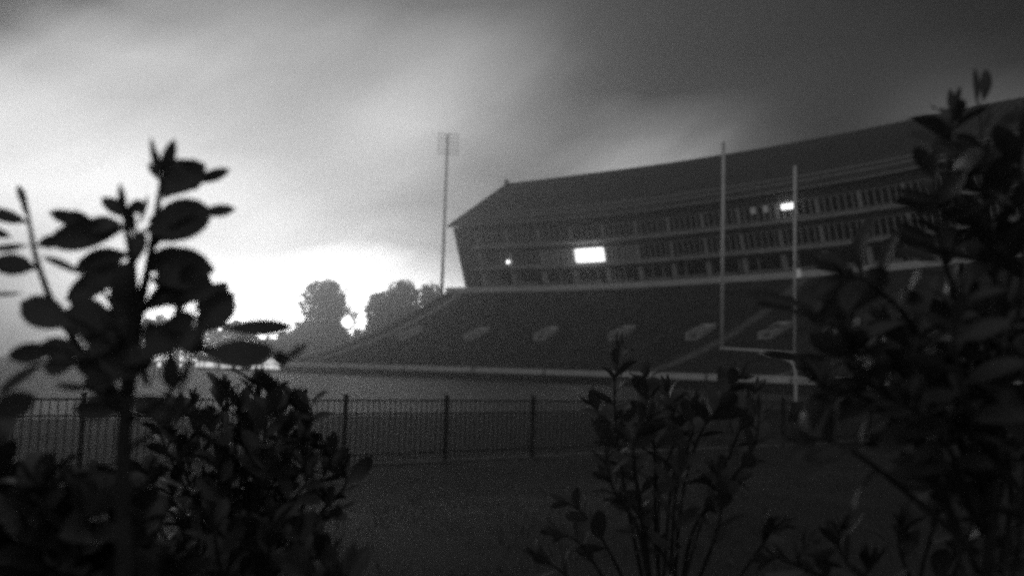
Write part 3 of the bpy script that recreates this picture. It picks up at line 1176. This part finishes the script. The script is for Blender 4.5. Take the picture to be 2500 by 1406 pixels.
HL = [  # base, tip, width px, depth
    (392, 450, 368, 335, 15, 1.0), (395, 435, 426, 340, 27, 1.0), (386, 440, 361, 397, 12, 1.0), (392, 440, 384, 370, 16, 1.0),
    (398, 486, 488, 396, 92, 1.0), (470, 446, 562, 413, 26, 1.02), (440, 455, 500, 402, 64, 1.03),
    (352, 565, 520, 512, 84, 0.99), (480, 522, 576, 510, 26, 1.01), (372, 592, 515, 530, 58, 1.0), (360, 540, 470, 515, 40, 1.02),
    (304, 528, 293, 448, 17, 0.98), (316, 535, 248, 480, 34, 1.0), (304, 512, 358, 503, 32, 1.0), (340, 550, 361, 478, 12, 1.0),
    (330, 580, 318, 500, 24, 0.97),
    (312, 556, 112, 592, 60, 1.0), (250, 556, 118, 518, 32, 1.02), (300, 548, 180, 560, 46, 0.98), (230, 560, 165, 515, 30, 1.01),
    (325, 618, 180, 655, 46, 1.0), (322, 640, 160, 735, 58, 0.99), (320, 650, 205, 690, 64, 1.0), (300, 612, 190, 640, 40, 1.02), (330, 700, 235, 660, 56, 0.98),
    (362, 630, 460, 614, 34, 1.02), (368, 652, 524, 658, 84, 1.0), (372, 690, 520, 690, 88, 1.01), (370, 740, 505, 712, 56, 1.0), (400, 660, 455, 608, 42, 0.99), (350, 760, 440, 690, 60, 1.02), (440, 690, 480, 640, 40, 0.98),
    (478, 800, 572, 712, 62, 0.98), (500, 812, 578, 740, 44, 0.96), (470, 760, 560, 690, 40, 1.02), (440, 730, 530, 700, 40, 0.99),
    (528, 802, 720, 800, 44, 0.95), (492, 862, 668, 866, 62, 0.95), (610, 878, 662, 842, 44, 0.94), (664, 876, 708, 872, 36, 0.95), (690, 880, 752, 838, 20, 0.96),
    (178, 798, 52, 738, 70, 0.96), (255, 806, 138, 770, 66, 0.98), (280, 800, 170, 735, 56, 1.0), (300, 820, 190, 800, 66, 1.01),
    (148, 846, 16, 872, 44, 0.96), (192, 886, 104, 896, 52, 0.97), (118, 880, -10, 966, 24, 0.95), (-30, 1020, 88, 962, 56, 0.93),
    (242, 944, 130, 940, 17, 0.97), (100, 626, 200, 668, 18, 1.0),
    (72, 545, -34, 512, 30, 1.02), (66, 520, 44, 450, 16, 1.02), (70, 535, 56, 470, 14, 1.02), (76, 598, -30, 608, 18, 1.02), (30, 580, -40, 562, 22, 1.03), (92, 655, -22, 640, 50, 1.01), (86, 600, 150, 585, 30, 1.0), (60, 716, -30, 718, 9, 1.03),
    (418, 850, 416, 950, 36, 0.97), (300, 860, 240, 900, 50, 1.0), (330, 800, 250, 860, 70, 1.0), (320, 780, 225, 800, 66, 1.02),
    (330, 860, 275, 930, 50, 0.99), (350, 800, 440, 850, 66, 1.0), (370, 830, 460, 790, 54, 1.0), (430, 800, 500, 860, 50, 1.0), (400, 800, 480, 770, 44, 0.99),
    (335, 780, 270, 700, 40, 1.0), (300, 840, 210, 830, 40, 1.0), (345, 900, 368, 940, 26, 0.98), (360, 780, 400, 870, 50, 1.01), (420, 780, 480, 720, 30, 1.03),
    (320, 900, 265, 860, 50, 0.99), (318, 760, 290, 650, 44, 0.97), (335, 640, 345, 560, 40, 0.97), (440, 850, 500, 800, 40, 0.97),
]
for bx, by, tx, ty, w_, dp in HL:
    n = Vector((rnd.gauss(0, 0.25), -1, rnd.gauss(0, 0.35) + 0.15))
    leaf(ml, at(bx, by, dp), at(tx, ty, dp + rnd.uniform(-0.03, 0.03)), w_ / FPX * dp * 1.22, n, rnd.uniform(0.05, 0.35), rnd.uniform(-0.04, 0.07), rnd.uniform(0, 0.3))
GAPS = [(340, 690, 20), (340, 730, 22), (342, 765, 16), (435, 752, 30), (470, 770, 22), (222, 716, 16), (245, 745, 14), (400, 905, 22), (425, 940, 26), (272, 668, 10), (296, 660, 10), (520, 690, 16), (140, 900, 20)]
l2 = stem_line(st2)
for k in range(46):
    sp = rnd.choice((l1[9:28], l2[1:14], stem_line([(318, 930, 1.0), (250, 880, 0.98), (200, 868, 0.97)])))
    p = rnd.choice(sp)
    an = rnd.uniform(-0.5, PI + 0.5)
    L_ = rnd.uniform(0.05, 0.07)
    tp = p + Vector((math.cos(an) * L_, rnd.uniform(-0.02, 0.03), math.sin(an) * L_ * 0.55 - 0.006))
    bad = False
    for gx_, gy_, gr in GAPS:
        for f in (0.2, 0.4, 0.6, 0.8, 1.0):
            qx, qy = proj(p.lerp(tp, f))
            if math.hypot(qx - gx_, qy - gy_) < gr + 16:
                bad = True
    if proj(tp)[1] < 610 or bad:
        continue
    leaf(ml, p, tp, L_ * rnd.uniform(0.4, 0.55), Vector((rnd.gauss(0, 0.5), -1, rnd.gauss(0, 0.6) + 0.3)), 0.25, 0.05, 0.2)
ms.build('stem', MT['stem'], root, True)
ml.build('foliage', MT['leaf'], root, True)


def fan(root, basepx, tips, depth, nleaf, ll, seed, r0=0.005, mid_pull=0.3, leafm='leafd', lw=0.42, ang=0.9, start=0.2):
    rr = random.Random(seed)
    a, b = MB(), MB()
    for (x, y) in tips:
        d0 = depth + rr.uniform(-0.12, 0.12)
        bx = basepx[0] + rr.uniform(-40, 40)
        mx_ = bx + (x - bx) * (0.35 + mid_pull * rr.random())
        my_ = basepx[1] + (y - basepx[1]) * 0.55
        shoot(a, b, [(bx, basepx[1], depth), (mx_, my_, (depth + d0) / 2), (x + rr.uniform(-8, 8), y + 45, d0), (x, y, d0)], r0, 0.0012, nleaf, ll, lw, start, rr, True, ang)
    a.build('stem', MT['stem'], root, True)
    b.build('foliage', MT[leafm], root, True)


r_ = shrub('low_bush', 'dense dark bush with small leaves at the foot of the tall left shrub', 'bush', at(560, 1406, 1.65))
rr = random.Random(21)
tips = [(470, 985), (545, 960), (585, 985), (628, 940), (672, 965), (716, 985), (752, 990), (425, 1010), (395, 1040), (655, 1010), (700, 1050), (760, 1060), (800, 1105), (840, 1150), (600, 1060), (520, 1050), (455, 1090), (560, 1130), (650, 1130), (740, 1140), (360, 1160), (420, 1180), (500, 1190), (800, 1220), (690, 1220), (600, 1230)]
fan(r_, (560, 1560), tips, 1.6, 17, 0.056, 22)

r_ = shrub('low_bush', 'blackest bush filling the bottom left corner', 'bush', at(120, 1406, 1.15))
tips = [(20, 1205), (90, 1185), (160, 1200), (230, 1190), (300, 1210), (340, 1240), (60, 1220), (140, 1240), (210, 1230), (280, 1260), (10, 1280), (110, 1310), (360, 1310), (190, 1320), (260, 1340), (330, 1370), (-40, 1200), (50, 1360), (400, 1390), (-30, 1150), (-20, 1110)]
fan(r_, (150, 1620), tips, 1.25, 15, 0.066, 23, lw=0.48)

r_ = shrub('low_bush', 'bottom bush of overlapping leaves between the corner bush and the open lawn', 'bush', at(600, 1406, 1.35))
tips = [(450, 1290), (520, 1270), (590, 1300), (660, 1280), (730, 1310), (790, 1340), (480, 1370), (560, 1380), (650, 1370), (740, 1390), (830, 1395), (420, 1350)]
fan(r_, (600, 1660), tips, 1.4, 12, 0.06, 24, lw=0.45)

# middle shrub
r_ = shrub('slender_shrub', 'open slender shrub in front of the lawn in the lower middle', 'shrub', at(1600, 1406, 1.7))
a, b = MB(), MB()
rr = random.Random(31)
SH = [
    ([(1600, 1560, 1.7), (1545, 1300, 1.7), (1510, 1100, 1.72), (1500, 960, 1.74), (1512, 855, 1.75)], 19, 0.062),
    ([(1620, 1560, 1.7), (1600, 1280, 1.68), (1600, 1120, 1.66), (1585, 1010, 1.65), (1575, 930, 1.65)], 16, 0.062),
    ([(1640, 1560, 1.7), (1660, 1250, 1.68), (1700, 1080, 1.66), (1760, 985, 1.65), (1800, 925, 1.65)], 18, 0.064),
    ([(1650, 1560, 1.7), (1690, 1300, 1.66), (1780, 1180, 1.64), (1840, 1090, 1.63), (1855, 1010, 1.62)], 13, 0.06),
    ([(1590, 1560, 1.7), (1490, 1350, 1.72), (1430, 1260, 1.74), (1385, 1225, 1.75)], 8, 0.062),
    ([(1580, 1560, 1.7), (1480, 1420, 1.7), (1420, 1330, 1.7), (1370, 1300, 1.7)], 7, 0.06),
    ([(1640, 1560, 1.7), (1640, 1350, 1.6), (1650, 1200, 1.58), (1670, 1120, 1.58)], 12, 0.06),
    ([(1660, 1560, 1.7), (1640, 1400, 1.66), (1590, 1310, 1.65), (1540, 1230, 1.64)], 11, 0.06),
    ([(1700, 1560, 1.7), (1860, 1330, 1.7), (1900, 1280, 1.7)], 5, 0.06),
    ([(1520, 1560, 1.7), (1400, 1420, 1.7), (1320, 1360, 1.7)], 6, 0.062),
    ([(1610, 1560, 1.7), (1550, 1150, 1.6), (1560, 1050, 1.6), (1640, 985, 1.6)], 13, 0.06),
    ([(1610, 1560, 1.7), (1640, 1180, 1.76), (1690, 1060, 1.77), (1700, 985, 1.78)], 15, 0.06),
    ([(1600, 1560, 1.7), (1570, 1250, 1.82), (1530, 1120, 1.84), (1450, 990, 1.85)], 16, 0.064),
    ([(1630, 1560, 1.7), (1720, 1250, 1.82), (1790, 1090, 1.84), (1840, 960, 1.85)], 16, 0.064),
    ([(1610, 1560, 1.7), (1610, 1200, 1.9), (1650, 1060, 1.92), (1630, 960, 1.92)], 17, 0.068),
    ([(1600, 1560, 1.7), (1560, 1300, 1.6), (1500, 1200, 1.58), (1480, 1130, 1.58)], 12, 0.056),
    ([(1640, 1560, 1.7), (1720, 1380, 1.6), (1760, 1250, 1.58), (1750, 1160, 1.58)], 12, 0.056),
]
for pts, nl, ll in SH:
    shoot(a, b, pts, 0.0045, 0.0014, nl, ll, 0.44, 0.32, rr, True, 1.0)
a.build('stem', MT['stem'], r_, True)
b.build('foliage', MT['leaf'], r_, True)

# right shrub
r_ = shrub('tall_leafy_shrub', 'tallest shrub with long dark leaves filling the right edge', 'shrub', at(2400, 1406, 1.2))
a, b = MB(), MB()
rr = random.Random(41)
SH = [
    ([(2400, 1600, 1.2), (2420, 1250, 1.2), (2440, 950, 1.2), (2430, 700, 1.2), (2412, 520, 1.2), (2405, 430, 1.2)], 32, 0.085),
    ([(2440, 850, 1.2), (2330, 700, 1.18), (2290, 560, 1.17), (2280, 420, 1.17)], 10, 0.075),
    ([(2430, 620, 1.2), (2330, 480, 1.2), (2320, 330, 1.2), (2330, 290, 1.2)], 8, 0.075),
    ([(2410, 1100, 1.2), (2300, 900, 1.16), (2200, 760, 1.14), (2120, 690, 1.13), (2060, 670, 1.12)], 16, 0.075),
    ([(2400, 1150, 1.2), (2250, 950, 1.22), (2100, 840, 1.24), (2050, 800, 1.25), (2010, 785, 1.25)], 14, 0.075),
    ([(2400, 1250, 1.2), (2230, 1060, 1.2), (2090, 960, 1.2), (2030, 960, 1.2), (2000, 930, 1.2)], 13, 0.072),
    ([(2390, 1400, 1.2), (2290, 1180, 1.2), (2200, 1030, 1.2), (2100, 900, 1.2), (2080, 850, 1.2)], 15, 0.07),
    ([(2380, 1600, 1.2), (2330, 1300, 1.2), (2260, 1130, 1.2), (2230, 950, 1.2), (2230, 830, 1.2)], 20, 0.075),
    ([(2420, 1000, 1.2), (2480, 800, 1.18), (2500, 600, 1.18), (2490, 420, 1.18), (2500, 330, 1.18)], 18, 0.08),
    ([(2440, 1600, 1.2), (2490, 1300, 1.15), (2510, 1050, 1.13), (2500, 850, 1.12)], 20, 0.08),
    ([(2430, 900, 1.2), (2370, 760, 1.26), (2310, 660, 1.28), (2300, 590, 1.28)], 8, 0.075),
    ([(2400, 1200, 1.2), (2360, 1000, 1.1), (2330, 850, 1.08), (2340, 740, 1.08)], 14, 0.07),
    ([(2400, 1300, 1.2), (2400, 1080, 1.3), (2330, 950, 1.32), (2290, 880, 1.32)], 15, 0.075),
    ([(2390, 1350, 1.2), (2150, 1150, 1.2), (2040, 1080, 1.2), (1990, 1070, 1.2)], 6, 0.075),
    ([(2420, 1300, 1.2), (2460, 1100, 1.3), (2400, 980, 1.32), (2380, 900, 1.32)], 15, 0.08),
    ([(2410, 1250, 1.2), (2340, 1080, 1.26), (2250, 900, 1.3), (2180, 800, 1.32)], 20, 0.075),
    ([(2400, 1300, 1.2), (2280, 1100, 1.28), (2160, 980, 1.3), (2110, 930, 1.3)], 17, 0.075),
    ([(2430, 1150, 1.2), (2400, 950, 1.3), (2350, 830, 1.34), (2330, 720, 1.35)], 20, 0.08),
    ([(2430, 1150, 1.2), (2470, 980, 1.26), (2440, 860, 1.28), (2460, 760, 1.28)], 20, 0.08),
    ([(2400, 1300, 1.2), (2330, 1120, 1.14), (2260, 1020, 1.12), (2190, 980, 1.12)], 16, 0.07),
    ([(2430, 800, 1.2), (2470, 650, 1.26), (2450, 540, 1.28), (2460, 450, 1.28)], 16, 0.08),
    ([(2440, 1400, 1.2), (2470, 1200, 1.22), (2420, 1060, 1.24), (2440, 960, 1.24)], 18, 0.075),
]
for i, (pts, nl, ll) in enumerate(SH):
    shoot(a, b, pts, 0.009 if i == 0 else 0.0045, 0.0016, int(nl * 1.05), ll * 1.0, 0.40, 0.30 if i else 0.12, rr, pts[0][1] >= 1600, 1.25, nd=0.4)
a.tube(stem_line([(2405, 430, 1.2), (2396, 340, 1.2), (2391, 250, 1.2)]), 0.0018, 0.001, n=6)
for bx, by, tx, ty, w_, dp in ((1955, 872, 1858, 862, 24, 1.5), (2060, 890, 1940, 868, 30, 1.4), (2400, 360, 2330, 330, 34, 1.2), (2402, 380, 2480, 340, 34, 1.2), (2404, 400, 2340, 430, 36, 1.2), (2402, 420, 2450, 450, 40, 1.2), (2398, 320, 2420, 270, 16, 1.2), (2385, 262, 2380, 165, 16, 1.2), (2400, 250, 2408, 168, 30, 1.2), (2345, 300, 2322, 232, 34, 1.2), (2300, 350, 2215, 328, 30, 1.17), (2420, 320, 2510, 270, 36, 1.2),
                               (2300, 490, 2185, 462, 26, 1.17), (2410, 400, 2270, 345, 44, 1.18), (2290, 590, 2190, 545, 32, 1.17), (2300, 640, 2190, 610, 34, 1.17), (1980, 750, 1815, 715, 30, 1.25), (1960, 770, 1840, 740, 30, 1.25),
                               (2170, 700, 2120, 655, 50, 1.13), (2050, 730, 1990, 780, 40, 1.2), (1930, 795, 1805, 805, 10, 1.25), (2120, 1080, 1960, 1120, 34, 1.2), (2460, 360, 2400, 420, 40, 1.18), (2400, 830, 2275, 790, 56, 1.1)):
    leaf(b, at(bx, by, dp), at(tx, ty, dp), w_ / FPX * dp, Vector((rr.gauss(0, 0.3), -1, rr.gauss(0, 0.4) + 0.2)), 0.25, 0.04, 0.2)
a.build('stem', MT['stem'], r_, True)
b.build('foliage', MT['leaf'], r_, True)

r_ = shrub('low_bush', 'sparse dark bush with bare stems at the bottom right', 'bush', at(2250, 1406, 1.45))
tips = [(1960, 1340), (2050, 1300), (2200, 1290), (2300, 1200), (2380, 1230), (2480, 1240), (2440, 1330), (2330, 1330), (2120, 1380), (1880, 1300)]
fan(r_, (2250, 1640), tips, 1.45, 7, 0.062, 43, start=0.45)

# ------------------------------------------------------------------ haze
hz = MB()
x0, x1, y0, y1, z0, z1 = -520, 330, -120, 640, -1.6, 88
hz.add([(x0, y0, z0), (x1, y0, z0), (x1, y1, z0), (x0, y1, z0), (x0, y0, z1), (x1, y0, z1), (x1, y1, z1), (x0, y1, z1)],
       [(3, 2, 1, 0), (4, 5, 6, 7), (0, 1, 5, 4), (1, 2, 6, 5), (2, 3, 7, 6), (3, 0, 4, 7)])
hm = bpy.data.materials.new('haze_air')
hm.use_nodes = True
hm.node_tree.nodes.clear()
pv = hm.node_tree.nodes.new('ShaderNodeVolumePrincipled')
pv.inputs['Color'].default_value = (0.95, 0.95, 0.95, 1)
pv.inputs['Density'].default_value = 0.0023
pv.inputs['Anisotropy'].default_value = 0.85
ho = hm.node_tree.nodes.new('ShaderNodeOutputMaterial')
hm.node_tree.links.new(pv.outputs[0], ho.inputs['Volume'])
tag(hz.build('haze', hm), 'thin evening haze over the whole place', 'haze', kind='stuff')
